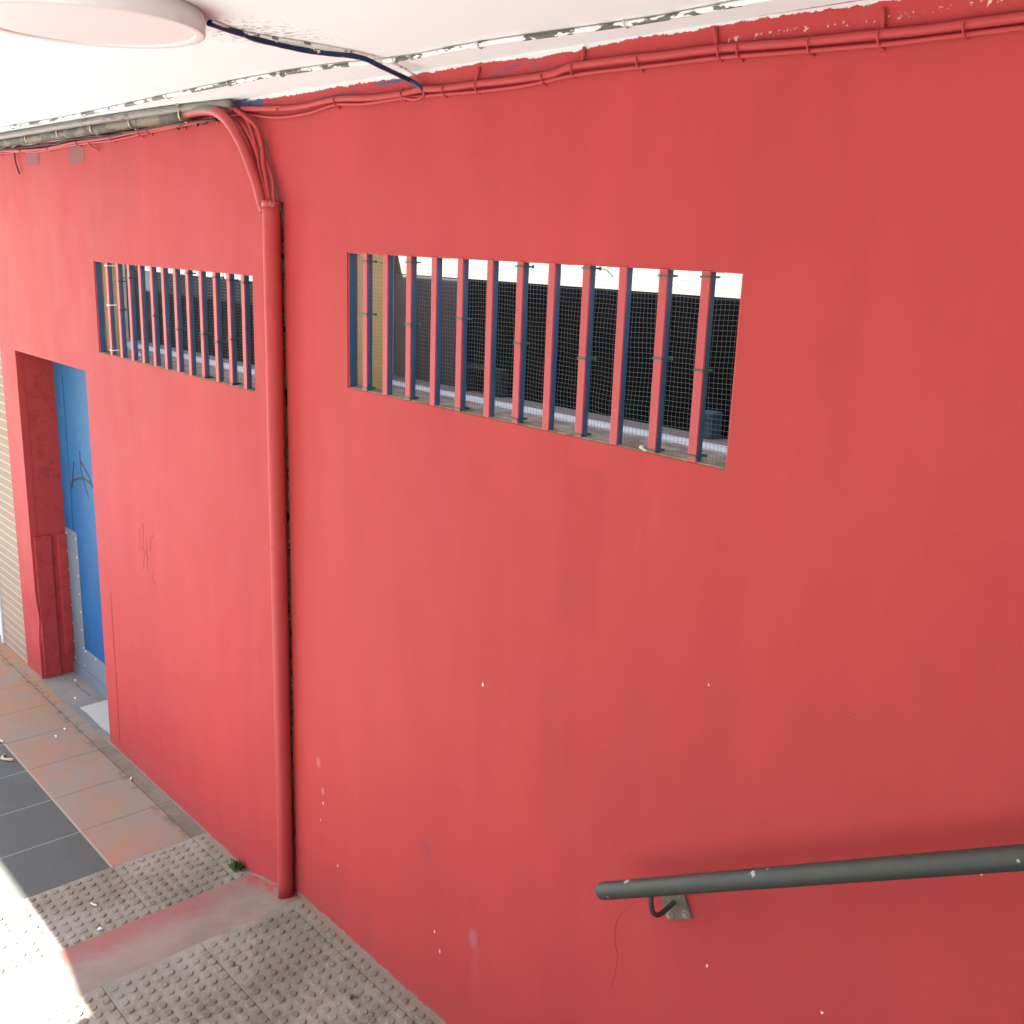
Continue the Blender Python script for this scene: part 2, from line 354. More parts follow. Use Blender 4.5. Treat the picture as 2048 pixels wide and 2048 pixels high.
# alcove floor
def alcove_mat():
    n = N('alcove_cement'); c = n.mix(n.ramp(n.noise(4, 4), .4, .62), (.165, .15, .135), (.21, .185, .165)); c = n.vary(c, n.noise(40, 4, .7), .14)
    wb = n.math('MULTIPLY_ADD', n.noise(14, 4, .7), .08, -.04)
    p = n.mul(n.ramp(n.math('ADD', n.X, wb), -5.82, -5.81), n.ramp(n.math('ADD', n.Y, n.math('MULTIPLY', wb, .4)), .03, .036))
    c = n.mix(p, c, (.40, .38, .345))
    s = n.mul(n.ramp(n.math('ABSOLUTE', n.math('ADD', n.math('SUBTRACT', n.Y, .13), wb)), .003, .006, 1, 0), n.mul(n.ramp(n.X, -6.2, -6.15), n.ramp(n.X, -5.95, -5.9, 1, 0)))
    c = n.mix(n.mul(s, .7), c, (.14, .04, .03))
    return n.done(c, .8, n.bump(n.noise(70, 4), .3, .002))
tag(link('alcove_floor', sheet('', -6.5, -5.2, -.01, .26, ZL+.004, ZL+.004, None), alcove_mat()), kind='structure')
# staircase rising to the right, under the photographer
bm = bmesh.new()
for i in range(7):
    x0 = -1.28+.27*i; box(bm, x0, x0+.27 if i < 6 else 5, -3.0, -.01, -.005, .165*(i+1))
tag(link('stairs', bm, simple('stair_terrazzo', (.13, .12, .11), .7)), kind='structure')

WX = [-28.5+4*i for i in range(13)]
bm = bmesh.new(); cells(bm, [-30, 26]+WX+[x+1.4 for x in WX], [-.14, .2, 2.4, 3.4, 5.2, 6.4, 8.2, 9.0], [(x, x+1.4, a, b) for x in WX for a, b in ((.2, 2.4), (3.4, 5.2), (6.4, 8.2))], -20, -19)
fac = tag(link('sky_block_building', bm, simple('beige_facade', (.30, .27, .23), .9), loc=(0, -19.5, -.14)), 'unseen beige facade added across the street to block sky light', 'sky_block_building')  # out-of-view facade, added to cut low sky light on floor and wall
bm = bmesh.new(); box(bm, -30, 26, -21, -20.01, -.14, 9.0); link('windows', bm, simple('dark_panes', (.03, .035, .04), .2), fac)
# ------------------------------------------------------------------ covered walk slab (ceiling)
SY = -3.21; CX = -4.27; ZC = 3.071
def prism(bm, pts, z0, z1):
    a = [bm.verts.new((x, y, z0)) for x, y in pts]; b = [bm.verts.new((x, y, z1)) for x, y in pts]
    bm.faces.new(a[::-1]); bm.faces.new(b)
    for i in range(len(pts)): bm.faces.new((a[i], a[(i+1) % len(pts)], b[(i+1) % len(pts)], b[i]))
bm = bmesh.new(); prism(bm, [(-14, SY), (CX, SY), (CX, -4.3), (7, -4.3), (7, .02), (-14, .02)], ZC, ZC+.20)  # unseen outer step of the slab, shaped to shade the pavement on the right
tag(link('ceiling', bm, M_CEIL), kind='structure')

# ------------------------------------------------------------------ red walls
LW = (-5.083, -3.546, 2.029, 2.462); RW = (-2.918, -1.373, 2.122, 2.561); DR = (-6.36, -5.277, -.2, 1.919)
bm = bmesh.new()
cells(bm, [-6.63, -6.36, -5.277, LW[0], LW[1], -3.345, -3.3095], sorted(set(span(-.2, 1.919, .05)+[LW[2], LW[3], 2.718, ZC])), [LW, DR, (-3.345, -3.3095, -.2, 2.718)], 0, .04)
for v in bm.verts:                                                     # knocked corner of the door jamb, rounded pavement-side edge
    if abs(v.co.x+6.36) < .001 and v.co.y < .01 and v.co.z < 1.9:
        z = v.co.z; k = math.exp(-((z-.02)/.06)**2)*.0 + .016*math.exp(-((z-.19)/.07)**2) - .012*math.exp(-((z-.32)/.08)**2)
        v.co.x += -k + .004*noise.noise(Vector((0, 0, z*7))); v.co.y += .012*math.exp(-((z-.25)/.1)**2)
left_wall = tag(link('red_wall', bm, M_RED), 'far red wall section with the blue door recess, left of the downpipe', 'wall', 'painted red wall sections')
bm = bmesh.new()
cells(bm, [-3.309, RW[0], RW[1], 6.5], [-.2, RW[2], RW[3], ZC], [RW], 0, .04)
right_wall = tag(link('red_wall', bm, M_RED), 'near red wall section with the wide barred opening, right of the downpipe', 'wall', 'painted red wall sections')
# ragged plaster lips of the expansion joint and its brown filler
def ragged(xf, sgn, name, par):
    bm = bmesh.new(); zs = span(0.0, 2.72, .018); A = []
    for z in zs:
        o = .003+.010*max(0, noise.noise(Vector((sgn*3, 2.3, z*7))))+.006*noise.noise(Vector((sgn, 1, z*37)))
        if .95 < z < 2.2 and sgn < 0: o -= .003
        A.append([bm.verts.new(p) for p in ((xf, -.0012, z), (xf+sgn*o, -.0012, z), (xf+sgn*o, .05, z))])
    for a, b in zip(A, A[1:]):
        bm.faces.new((a[0], a[1], b[1], b[0])); bm.faces.new((a[1], a[2], b[2], b[1]))
    return link(name, bm, M_REDP, par)
ragged(-3.309, -1, 'joint_edge', right_wall)
def filler_mat():
    n = N('old_joint_filler'); c = n.mix(n.ramp(n.noise(9, 4, .7, n.scaled(1, 1, 1.5)), .42, .5), (.008, .006, .006), (.17, .115, .075))
    c = n.mix(n.ramp(n.noise(50, 3, .7), .60, .66), c, (.34, .29, .23)); return n.done(c, .95, n.bump(n.noise(80, 4), .8, .004), spec=.1)
bm = bmesh.new(); zs = span(-.12, 2.71, .02)
A = [[bm.verts.new((x, .010+.012*noise.noise(Vector((x*60, 0, z*14))) , z)) for x in (-3.346, -3.328, -3.306)] for z in zs]
for a, b in zip(A, A[1:]):
    for k in range(2): bm.faces.new((a[k], a[k+1], b[k+1], b[k]))
fl = link('joint_filler', bm, filler_mat(), left_wall, smooth=True); fl['label'] = 'crumbly brown filler in the dark joint beside the downpipe'

# faint scratched strokes on the far wall and a shrinkage crack beside the door
M_SCR = simple('scratch_in_paint', (.345, .040, .040), .6)
def stroke(bm, P, wd, n=4, th=.0008, y=None):
    P = smoothpath(P, n)
    L = []
    for i, p in enumerate(P):
        T = (P[min(i+1, len(P)-1)]-P[max(i-1, 0)]).normalized(); S = Vector((T.z, 0, -T.x)); ww = wd*(.5+.5*abs(math.sin(i*1.7)))*(.35 if i in (0, len(P)-1) else 1)
        L.append([bm.verts.new(p+S*ww+Vector((0, dy, 0))) for dy in (0, -th)]+[bm.verts.new(p-S*ww+Vector((0, dy, 0))) for dy in (-th, 0)])
    for a, b in zip(L, L[1:]):
        for k in range(3): bm.faces.new((a[k], a[k+1], b[k+1], b[k]))
def PX(x, y): return (-4.719+(x-310)*.000225+(y-460)*-.00002, -.0002, 1.228+(x-310)*.00004-(y-460)*.00031)
bm = bmesh.new()
for P in ([(310, 460), (335, 600), (310, 830)], [(395, 440), (460, 378), (520, 400), (515, 600), (440, 790), (420, 840)], [(430, 800), (480, 745), (530, 800), (535, 930), (460, 1110), (400, 1135)],
          [(690, 620), (695, 800), (680, 1130)], [(590, 820), (640, 830), (770, 940)], [(1040, 575), (970, 545), (900, 620), (875, 820)], [(930, 1160), (990, 1270), (1090, 1360)]):
    stroke(bm, [PX(*p) for p in P], .0009)
link('scratched_letters', bm, M_SCR, left_wall)['label'] = 'faint dark scratched letters on the red paint'
bm = bmesh.new(); stroke(bm, [(-5.131, -.0002, .79), (-5.134, -.0002, .55), (-5.130, -.0002, .3), (-5.137, -.0002, .1), (-5.136, -.0002, -.08)], .0022)
link('crack', bm, simple('dark_crack', (.12, .02, .02), .8), left_wall)
bm = bmesh.new(); stroke(bm, [(-1.56, -.0002, .89), (-1.60, -.0002, .83), (-1.605, -.0002, .76), (-1.59, -.0002, .70), (-1.61, -.0002, .6)], .0004)
stroke(bm, [(-1.02, -.0002, 1.665), (-.99, -.0002, 1.66), (-.96, -.0002, 1.667)], .0022)
link('crack', bm, M_SCR, right_wall)
# tape residue under the far conduit
bm = bmesh.new()
for x0, x1, z0, z1 in ((-5.90, -5.72, 2.915, 2.985), (-5.30, -5.115, 2.905, 2.985)):
    zs = span(z0, z1, .01); R_ = [[bm.verts.new((x0+.006*noise.noise(Vector((z*70, 1, 0))), -.0012, z)), bm.verts.new((x1+.008*noise.noise(Vector((z*60, 5, 0))), -.0012, z))] for z in zs]
    for a, b in zip(R_, R_[1:]): bm.faces.new((a[0], a[1], b[1], b[0]))
def tape_mat():
    n = N('tape_residue'); c = n.mix(n.ramp(n.noise(45, 4, .7), .45, .6), (.20, .026, .025), (.19, .045, .038)); return n.done(c, .6)
link('tape_residue', bm, tape_mat(), left_wall)

# ------------------------------------------------------------------ barred openings
def bar_mat():
    n = N('red_over_blue_paint'); blue = n.vary((.028, .075, .16), n.noise(20, 3), .15)
    sep = n.t.nodes.new('ShaderNodeSeparateXYZ'); n.t.links.new(n.geo.outputs['Normal'], sep.inputs[0])
    side = n.ramp(n.math('ADD', n.Y, n.math('MULTIPLY_ADD', n.noise(11, 4, .6, n.scaled(1, 1, 1)), .010, -.005)), .0045, .0075)
    c = n.mix(side, n.vary(RED, n.noise(15, 3), .07), blue)
    c = n.mix(n.ramp(n.noise(140, 3, .6), .70, .73, 0, .6), c, (.5, .48, .46))
    return n.done(c, .45, n.bump(n.noise(60, 3), .2, .001), spec=.4)
M_BAR = bar_mat(); M_BLUE = simple('blue_frame_paint', (.016, .085, .20), .45, .15, 14)
M_WIRE = simple('galvanised_wire', (.15, .155, .145), .55, .1, 60, 0, .4, .2)
M_TIE = simple('green_cable_tie', (.02, .10, .065), .4, .1); M_TIEW = simple('white_cable_tie', (.75, .74, .72), .4, .05); M_TIED = simple('dark_cable_tie', (.02, .035, .035), .4, .1)
def sillmat():
    n = N('dusty_sill'); c = n.mix(n.ramp(n.noise(14, 4, .6), .35, .65), (.29, .235, .18), (.17, .125, .09)); c = n.vary(c, n.noise(90, 4, .8), .2); return n.done(c, .95, n.bump(n.noise(120, 4), .5, .003), spec=.1)
M_SILL = sillmat()
M_OCH = simple('ochre_render', (.56, .37, .15), .9, .15, 9)
def window(par, Wn, lefts, bw, ties, jd):
    x0, x1, z0, z1 = Wn; d = .033
    bm = bmesh.new(); e = .0025
    box(bm, x0, x0+.006, .004, d, z0+.005, z1-.005); box(bm, x1-.006, x1, .004, d, z0+.005, z1-.005)
    fr = link('window', bm, M_BAR, par); fr['label'] = 'barred opening with blue painted jambs'
    bm = bmesh.new(); box(bm, x0+.002, x1-.002, .0035, .052, z0-.02, z0+.004, 0); link('sill', bm, M_SILL, fr)
    bm = bmesh.new(); box(bm, x0, x1, .004, .0395, z1-.004, z1+.002); link('lintel_edge', bm, M_REDP, fr)
    bm = bmesh.new(); box(bm, x0-.05, x0-.0005, .0405, jd, z0-.09, z1+.02); box(bm, x1+.0005, x1+.05, .0405, jd, z0-.09, z1+.02); link('inner_jamb', bm, M_OCH, fr)
    bars = []
    for i, xl in enumerate(lefts):
        if i == 0:
            bm = bmesh.new(); box(bm, xl, xl+bw, .0008, .023, z0+.001, z1-.001, .0012); b = link('bar', bm, M_BAR, fr); src = b
        else:
            b = src.copy(); C.objects.link(b); b.parent = fr; b.location = (xl-lefts[0], random.uniform(-.0006, .0006), 0)
            b.rotation_euler = (0, 0, random.uniform(-.02, .02)); b.location.x += 0
        b.rotation_euler = (0, 0, 0); bars.append(b)
    # welded wire mesh, slightly buckled
    bm = bmesh.new(); cell = .0118; r = .00036
    def P(x, z):
        y = .032+.004*noise.noise(Vector((x*7, 0, z*6)))+.003*noise.noise(Vector((x*22, 4, z*10)))
        dx = .006*noise.noise(Vector((x*8, 2, z*7)))+.0022*noise.noise(Vector((x*3, 2, z*25))); dz = .005*noise.noise(Vector((x*9, 7, z*8)))+.002*noise.noise(Vector((x*24, 7, z*3)))
        return Vector((min(max(x+dx, x0+.004), x1-.004), y, z+dz))
    def wire(pts):
        L = []
        for i, p in enumerate(pts):
            T = (pts[min(i+1, len(pts)-1)]-pts[max(i-1, 0)]).normalized(); S = T.cross(Vector((0, 1, 0))).normalized()*r
            L.append([bm.verts.new(p+S), bm.verts.new(p+Vector((0, -r*1.5, 0))), bm.verts.new(p-S), bm.verts.new(p+Vector((0, r, 0)))])
        for a, b in zip(L, L[1:]):
            for k in range(4): bm.faces.new((a[k], a[(k+1) % 4], b[(k+1) % 4], b[k]))
    for x in span(x0+.006, x1-.006, cell): wire([P(x, z) for z in span(z0+.006, z1-.002, .03)])
    for z in span(z0+.012, z1-.004, cell): wire([P(x, z) for x in span(x0+.004, x1-.004, .03)])
    link('wire_mesh', bm, M_WIRE, fr)
    for (i, z, kind) in ties:
        xl = lefts[i]; bm = bmesh.new(); h = .0023; xa, xb, ya, yb = xl-.0022, xl+bw+.0022, -.0022, .0345
        a = random.uniform(-.06, .06)
        box(bm, xa, xb, ya, ya+.0012, z-h, z+h); box(bm, xa, xa+.0012, ya+.0012, yb, z-h, z+h); box(bm, xb-.0012, xb, ya+.0012, yb, z-h, z+h); box(bm, xa, xb, yb, yb+.0012, z-h, z+h)
        if random.random() < .45: box(bm, xb, xb+.005, yb-.004, yb+.001, z-.0045, z+.0045, .001)
        if random.random() < .3: tube(bm, [(xb, yb, z), (xb+.012, yb+.012, z-.004), (xb+.02, yb+.03, z-.02)], .0012, 5)
        link('cable_tie', bm, {'g': M_TIE, 'w': M_TIEW, 'd': M_TIED}[kind], fr)
    return fr
RL = [-2.831, -2.720, -2.598, -2.475, -2.353, -2.225, -2.103, -1.981, -1.858, -1.736, -1.610, -1.487]
window(right_wall, RW, RL, .0245, [(0, 2.535, 'g'), (0, 2.37, 'g'), (0, 2.133, 'g'), (2, 2.54, 'g'), (2, 2.355, 'g'), (2, 2.131, 'g'), (4, 2.39, 'g'), (4, 2.131, 'g'), (6, 2.546, 'g'), (6, 2.343, 'g'), (6, 2.136, 'g'),
       (8, 2.551, 'g'), (8, 2.327, 'g'), (8, 2.131, 'g'), (10, 2.543, 'g'), (10, 2.352, 'g'), (10, 2.131, 'g'), (11, 2.546, 'g'), (11, 2.337, 'g'), (11, 2.138, 'g')], .17)
LL = [-4.945, -4.822, -4.697, -4.576, -4.457, -4.341, -4.225, -4.108, -3.990, -3.868, -3.752, -3.638]
window(left_wall, LW, LL, .0245, [(0, 2.445, 'w'), (0, 2.265, 'w'), (0, 2.055, 'w'), (1, 2.38, 'd'), (1, 2.25, 'd'), (2, 2.40, 'd'), (4, 2.25, 'd'), (6, 2.21, 'd'), (7, 2.445, 'd'), (8, 2.21, 'd'), (9, 2.19, 'd'), (9, 2.44, 'd'), (10, 2.435, 'd'), (10, 2.21, 'd'), (11, 2.43, 'd'), (8, 2.036, 'd'), (10, 2.038, 'd')], .15)

# ------------------------------------------------------------------ light well behind the openings
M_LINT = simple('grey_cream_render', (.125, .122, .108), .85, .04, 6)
M_BLK = simple('black_glazing', (.003, .0035, .004), .6, .1, 4, 0, .08); M_GRY = simple('grey_panel', (.075, .078, .08), .6, .06, 8, .1); M_DG = simple('dark_grey_panel', (.028, .029, .03), .6, .06, 8, .1); M_LG = simple('pale_grey_panel', (.19, .175, .165), .7, .06, 8, .1)
M_WH = simple('white_sill_rail', (.60, .59, .55), .5, .04, 10); M_DUST = simple('dusty_ledge_board', (.19, .15, .12), .9, .15, 25)
def well(x0, x1, zl, zb, zt, yp, ys, cols, label, lint0, y0=.055):
    t = tag(link('inner_wall', (lambda b: (cells(b, [x0, lint0, x1], [zl-.04, zb, zt, 4.1], [(lint0, x1, zb, zt)], yp, yp+.13), b)[1])(bmesh.new()), M_LINT), label, 'wall')
    bm = bmesh.new(); box(bm, x0-.08, x0, .061, yp+.13, zl-.035, 2.62); link('side_wall', bm, M_OCH, t)
    bm = bmesh.new(); box(bm, x1, x1+.02, .061, yp+.13, zl-.035, 2.62); link('side_wall', bm, M_OCH, t)
    bm = bmesh.new(); box(bm, x0, x1, y0, ys[0], zl-.04, zl); link('ledge', bm, M_SILL, t)
    bm = bmesh.new(); box(bm, lint0, x1, ys[0], ys[1], zl-.04, zl+.008, .003); link('sill_rail', bm, M_WH, t)
    bm = bmesh.new(); box(bm, x0, x1, ys[1], yp, zl-.04, zl+.003); link('ledge_board', bm, M_DUST, t)
    for a, b, m_, nm in cols:
        bm = bmesh.new(); box(bm, a, b, yp+.003, yp+.04, zb, zt+.002); link(nm, bm, m_, t)
    return t
wr = well(-3.52, -1.0, 2.060, 2.063, 2.474, .62, (.42, .50), [(-3.52, -3.378, M_LG, 'panel'), (-3.378, -3.058, M_GRY, 'panel'), (-3.058, -1.0, M_BLK, 'dark_window')], 'white inner wall with dark glazing seen through the near barred opening', -3.519)
wl = well(-6.95, -3.64, 1.938, 1.941, 2.374, .779, (.567, .67), [(-6.86, -6.70, M_LINT, 'panel'), (-6.70, -6.21, M_DG, 'panel'), (-6.21, -3.64, M_BLK, 'dark_window')], 'cream inner wall with dark glazing seen through the far barred opening', -6.86, .266)
# drainpipe inside the far well
bm = bmesh.new(); tube(bm, [(-5.052, .118, 2.75), (-5.052, .118, 2.3), (-5.052, .118, 2.10), (-5.035, .125, 2.055), (-4.985, .135, 2.035), (-4.93, .14, 2.01)], .014, 14, 6)
dp = tag(link('drainpipe', bm, simple('white_plastic', (.5, .49, .47), .4), smooth=True, loc=(-5.052, .118, 1.98)), 'white plastic drainpipe behind the leftmost bars of the far opening', 'drainpipe')
for z in (2.385, 2.24, 2.09):
    bm = bmesh.new(); disc(bm, (-5.052, .118, z), .0155, .005); link('pipe_tie', bm, M_TIED, dp)
# dim blue objects in the near well
M_DB = simple('dull_blue_plastic', (.035, .07, .095), .6)
bm = bmesh.new(); box(bm, -1.90, -1.842, .56, .615, 2.064, 2.142, .004); box(bm, -1.897, -1.845, .556, .5595, 2.125, 2.135)
tag(link('blue_box', bm, M_DB, loc=(-1.87, .59, 2.063)), 'small dull blue box on the ledge behind the last gap of the near opening', 'box')
bm = bmesh.new(); box(bm, -3.0, -2.80, .575, .615, 2.150, 2.163, .002); box(bm, -2.83, -2.80, .575, .615, 2.064, 2.15, .002); box(bm, -3.0, -2.988, .575, .615, 2.064, 2.15, .002)
tag(link('chair_frame', bm, simple('navy_metal', (.012, .022, .032), .5), loc=(-2.9, .6, 2.063)), 'dark navy metal frame standing dimly on the ledge behind the middle gaps', 'frame')
# snail shell / pebble on the near sill
bm = bmesh.new(); bmesh.ops.create_uvsphere(bm, u_segments=12, v_segments=8, radius=.0065, matrix=Matrix.Translation((-1.632, .006, 2.132))@Matrix.Diagonal((1.2, .9, .8, 1)))
tube(bm, [(-1.625, .0, 2.131), (-1.618, .0, 2.1285), (-1.611, .0, 2.128)], .0025, 6)
tag(link('snail_shell', bm, simple('shell', (.6, .52, .42), .5, .3, 200), smooth=True, loc=(-1.632, .006, 2.127)), 'tiny pale snail shell on the sill of the near opening', 'shell')

# ------------------------------------------------------------------ door and recess
bm = bmesh.new(); box(bm, -6.47, -6.362, .0405, .26, ZL-.05, 1.945); box(bm, -5.274, -5.2, .0405, .26, ZL-.05, 1.945); box(bm, -6.362, -5.274, .0405, .26, 1.922, 1.945)
rv = link('door_reveal', bm, M_REDSHADEDREVEAL, left_wall)
bm = bmesh.new(); box(bm, -6.365, -6.348, .018, .115, ZL, .80, .003); link('jamb_panel', bm, M_REDSHADEDREVEAL, rv)
bm = bmesh.new(); box(bm, -6.365, -6.343, .150, .203, .02, .80, .003); link('jamb_panel', bm, M_REDSHADEDREVEAL, rv)
bm = bmesh.new(); box(bm, -6.30, -6.278, .186, .209, ZL, 1.92, .002); 
def door_mat():
    n = N('blue_door_paint'); c = n.mix(n.ramp(n.Z, .5, 1.7), (.001, .075, .215), (.018, .115, .24)); c = n.vary(c, n.noise(6, 4, .6, n.scaled(2, 2, .7)), .15)
    c = n.mix(n.ramp(n.noise(90, 3), .70, .74, 0, .6), c, (.5, .55, .6)); return n.done(c, .5, n.bump(n.noise(9, 2), .15, .004), spec=.25)
bm.free()
bm = bmesh.new(); box(bm, -6.361, -5.278, .209, .25, ZL+.008, 1.921)
door = link('door', bm, door_mat(), left_wall); door['label'] = 'blue metal door with grey kick plate and black marker scrawl'
bm = bmesh.new(); box(bm, -6.361, -6.225, .2055, .209, .84, 1.921, .001); box(bm, -6.225, -5.278, .2055, .209, 1.78, 1.921, .001); link('door_frame', bm, door_mat(), door)
M_ZINC = simple('zinc_sheet', (.15, .18, .21), .55, .15, 5, .1, .3, .1)
bm = bmesh.new(); box(bm, -6.361, -5.278, .2045, .2088, ZL+.01, .10); box(bm, -6.361, -6.165, .2045, .2088, .10, .838)
box(bm, -6.361, -5.278, .198, .2045, ZL+.006, -.045, .001); link('kick_plate', bm, M_ZINC, door)
bm = bmesh.new()
for z in span(-.02, .8, .11):
    for x in (-6.345, -6.185): disc(bm, (0, 0, 0), .0001, .0001); bmesh.ops.create_uvsphere(bm, u_segments=8, v_segments=6, radius=.005, matrix=Matrix.Translation((x, .2045, z)))
for x in span(-6.15, -5.35, .16):
    for z in (.085, -.06): bmesh.ops.create_uvsphere(bm, u_segments=8, v_segments=6, radius=.005, matrix=Matrix.Translation((x, .2030, z)))
link('rivet', bm, simple('bright_rivet', (.6, .62, .65), .35, .05), door)['kind'] = 'stuff'
bm = bmesh.new()
for P in ([(-6.133, .2085, 1.285), (-6.165, .2085, 1.21), (-6.190, .2085, 1.115)], [(-6.030, .2085, 1.37), (-6.032, .2085, 1.26), (-5.99, .2085, 1.18), (-5.940, .2085, 1.10)],
          [(-6.210, .2085, 1.10), (-6.19, .2085, 1.145), (-6.13, .2085, 1.175), (-6.0, .2085, 1.205), (-5.85, .2085, 1.19)], [(-6.035, .2085, 1.31), (-5.93, .2085, 1.245), (-5.87, .2085, 1.19), (-5.80, .2085, 1.16)], [(-5.905, .2085, 1.235), (-5.875, .2085, 1.17)]):
    stroke(bm, P, .0075)
link('graffiti', bm, simple('black_marker', (.012, .013, .02), .5), door)['label'] = 'black marker scrawl on the blue door'

# ------------------------------------------------------------------ brick wall at the far left
def brick_mat():
    n = N('tan_tile_brick'); b_ = n.t.nodes.new('ShaderNodeTexBrick'); v = n.vec(n.X, n.Z, 0); n.t.links.new(v, b_.inputs[0])
    n.set(b_.inputs['Color1'], (.30, .205, .135)); n.set(b_.inputs['Color2'], (.275, .18, .12)); n.set(b_.inputs['Mortar'], (.43, .34, .25))
    b_.inputs['Scale'].default_value = 1; b_.inputs['Mortar Size'].default_value = .0045; b_.inputs['Brick Width'].default_value = 3; b_.inputs['Row Height'].default_value = .054
    c = n.vary(b_.outputs['Color'], n.noise(30, 4, .7), .1)
    return n.done(c, .8, n.bump(b_.outputs['Fac'], -.5, .003))
bm = bmesh.new(); box(bm, -7.12, -6.652, .012, .30, ZL-.05, ZC)
bw = tag(link('brick_wall', bm, brick_mat(), loc=(-6.9, .012, ZL)), 'tan brick wall with pale joints at the far left end', 'wall')
bm = bmesh.new(); zs = span(-.12, ZC, .04)
A = [[bm.verts.new((-6.652, .0105, z)), bm.verts.new((-6.630-.004*noise.noise(Vector((0, 3, z*16))), .0105, z))] for z in zs]
for a, b in zip(A, A[1:]): bm.faces.new((a[0], a[1], b[1], b[0]))
link('mortar_edge', bm, simple('cream_mortar', (.6, .52, .42), .9), bw)
bm = bmesh.new(); box(bm, -7.16, -7.125, .0, .06, ZL-.01, 2.2, .004); box(bm, -9.0, -7.16, .03, .05, ZL-.01, 2.2)
tag(link('shutter', bm, simple('pale_metal_shutter', (.60, .62, .62), .5), loc=(-7.2, .03, ZL)), 'pale metal shutter with dark frame beyond the brick wall', 'shutter')

# ------------------------------------------------------------------ downpipe at the joint
dpx = -3.338
bm = bmesh.new(); tube(bm, [(dpx+.0, -.034, 2.715)]+[(dpx+.0015*noise.noise(Vector((0, 1, z*2))), -.034+.001*noise.noise(Vector((4, 1, z*3))), z) for z in [2.6-.15*i for i in range(17)]]+[(dpx-.002, -.034, -.03)], .0305, 26, 3)
pipe = tag(link('downpipe', bm, red_plain('red_pipe_paint', (.28, .027, .025), .66), smooth=True, loc=(dpx, -.034, -.03)), 'thick red painted pipe standing against the wall between the two openings', 'pipe')
bm = bmesh.new(); tube(bm, [(dpx, -.034, 2.70), (dpx, -.034, 2.722)], .0325, 26, 1, True, None, .15); link('pipe_collar', bm, red_plain('red_rough_rim', (.30, .20, .17), .52), pipe, True)
bm = bmesh.new(); box(bm, -3.432, -3.392, -.010, -.0005, -.10, 2.70, .003)
tag(link('cover_strip', bm, M_REDP, loc=(-3.41, -.005, -.1)), 'narrow flat red batten on the wall left of the downpipe', 'batten')
bm = bmesh.new(); stroke(bm, [(-3.441, -.0105, 1.865), (-3.43, -.0105, 1.855), (-3.41, -.0105, 1.853)], .003); bm.free()

# ------------------------------------------------------------------ cables
UP = [(-3.56, -.014, 3.036), (-3.527, -0.014, 3.033), (-3.302, -0.014, 3.019), (-3.161, -0.014, 3.015), (-2.954, -0.014, 3.023), (-2.758, -0.014, 3.013), (-2.601, -0.014, 3.013), (-2.506, -0.014, 3.017), (-2.408, -0.014, 3.012), (-2.269, -0.014, 3.012), (-2.145, -0.014, 3.01), (-1.992, -0.014, 3.011), (-1.909, -0.014, 3.022), (-1.758, -0.014, 3.022), (-1.653, -0.014, 3.019), (-1.473, -0.014, 3.017), (-1.277, -0.014, 3.008), (-1.125, -0.014, 3.004), (-1.026, -0.014, 3.001), (-0.952, -0.014, 3.001), (-0.842, -0.014, 3.001), (-.5, -.014, 3.0), (0, -.014, 3.01), (1, -.014, 3.0)]
LO = [(-3.60, -.009, 3.02), (-3.562, -0.009, 3.019), (-3.335, -0.009, 2.993), (-3.126, -0.009, 2.994), (-2.962, -0.009, 3.009), (-2.813, -0.009, 3.000), (-2.608, -0.009, 3.002), (-2.505, -0.009, 3.000), (-2.414, -0.009, 2.998), (-2.275, -0.009, 2.994), (-2.116, -0.009, 2.993), (-2.018, -0.009, 2.997), (-1.913, -0.009, 3.003), (-1.777, -0.009, 3.003), (-1.634, -0.009, 3.001), (-1.476, -0.009, 3.0), (-1.399, -0.009, 2.997), (-1.256, -0.009, 2.991), (-1.106, -0.009, 2.986), (-1.027, -0.009, 2.985), (-0.944, -0.009, 2.985), (-0.843, -0.009, 2.985), (-.4, -.009, 2.983), (.3, -.009, 2.99), (1, -.009, 2.985)]
def cable(name, P, r, mat, label, n=5, wob=.06, seg=10, flat=1, cat='cable', group=None):
    bm = bmesh.new(); tube(bm, P, r, seg, n, True, None, wob, flat)
    return tag(link(name, bm, mat, smooth=True, loc=P[len(P)//2]), label, cat, group)
G = 'red painted cables on the wall'
up_c = cable('cable', UP, .0088, M_REDCABLE, 'thicker upper red cable running right along the wall under the ceiling', group=G)
lo_c = cable('cable', LO, .0052, M_REDCABLE, 'thinner red cable sagging just under the thicker one on the right', group=G)
cable('cable_loop', [(-2.604, -0.015, 3.003), (-2.534, -0.017, 2.992), (-2.500, -0.015, 3.002), (-2.510, -0.02, 3.018), (-2.545, -0.018, 3.02)], .0045, M_REDCABLE, 'short red cable loop where the lamp cable meets the wall cables')
for (x, z) in [(-3.302, 3.010), (-2.955, 3.017), (-2.601, 3.009), (-2.408, 3.006), (-2.269, 3.004), (-2.013, 3.004), (-1.909, 3.014), (-1.700, 3.012), (-1.473, 3.009), (-1.424, 3.007), (-1.254, 3.0), (-1.104, 2.996), (-0.942, 2.994), (-.6, 2.993)]:
    bm = bmesh.new(); a = random.uniform(-.3, .3)
    tube(bm, [(x-a*.008, -.002, z+.013), (x-a*.006, -.016, z+.015), (x, -.0245, z+.006), (x+a*.004, -.020, z-.008), (x+a*.008, -.003, z-.016)], .0019, 6, 4)
    if random.random() < .6: bmesh.ops.create_uvsphere(bm, u_segments=8, v_segments=6, radius=.0034, matrix=Matrix.Translation((x+.003, -.004, z-.018)))
    link('clip', bm, M_REDCABLE, up_c, True)
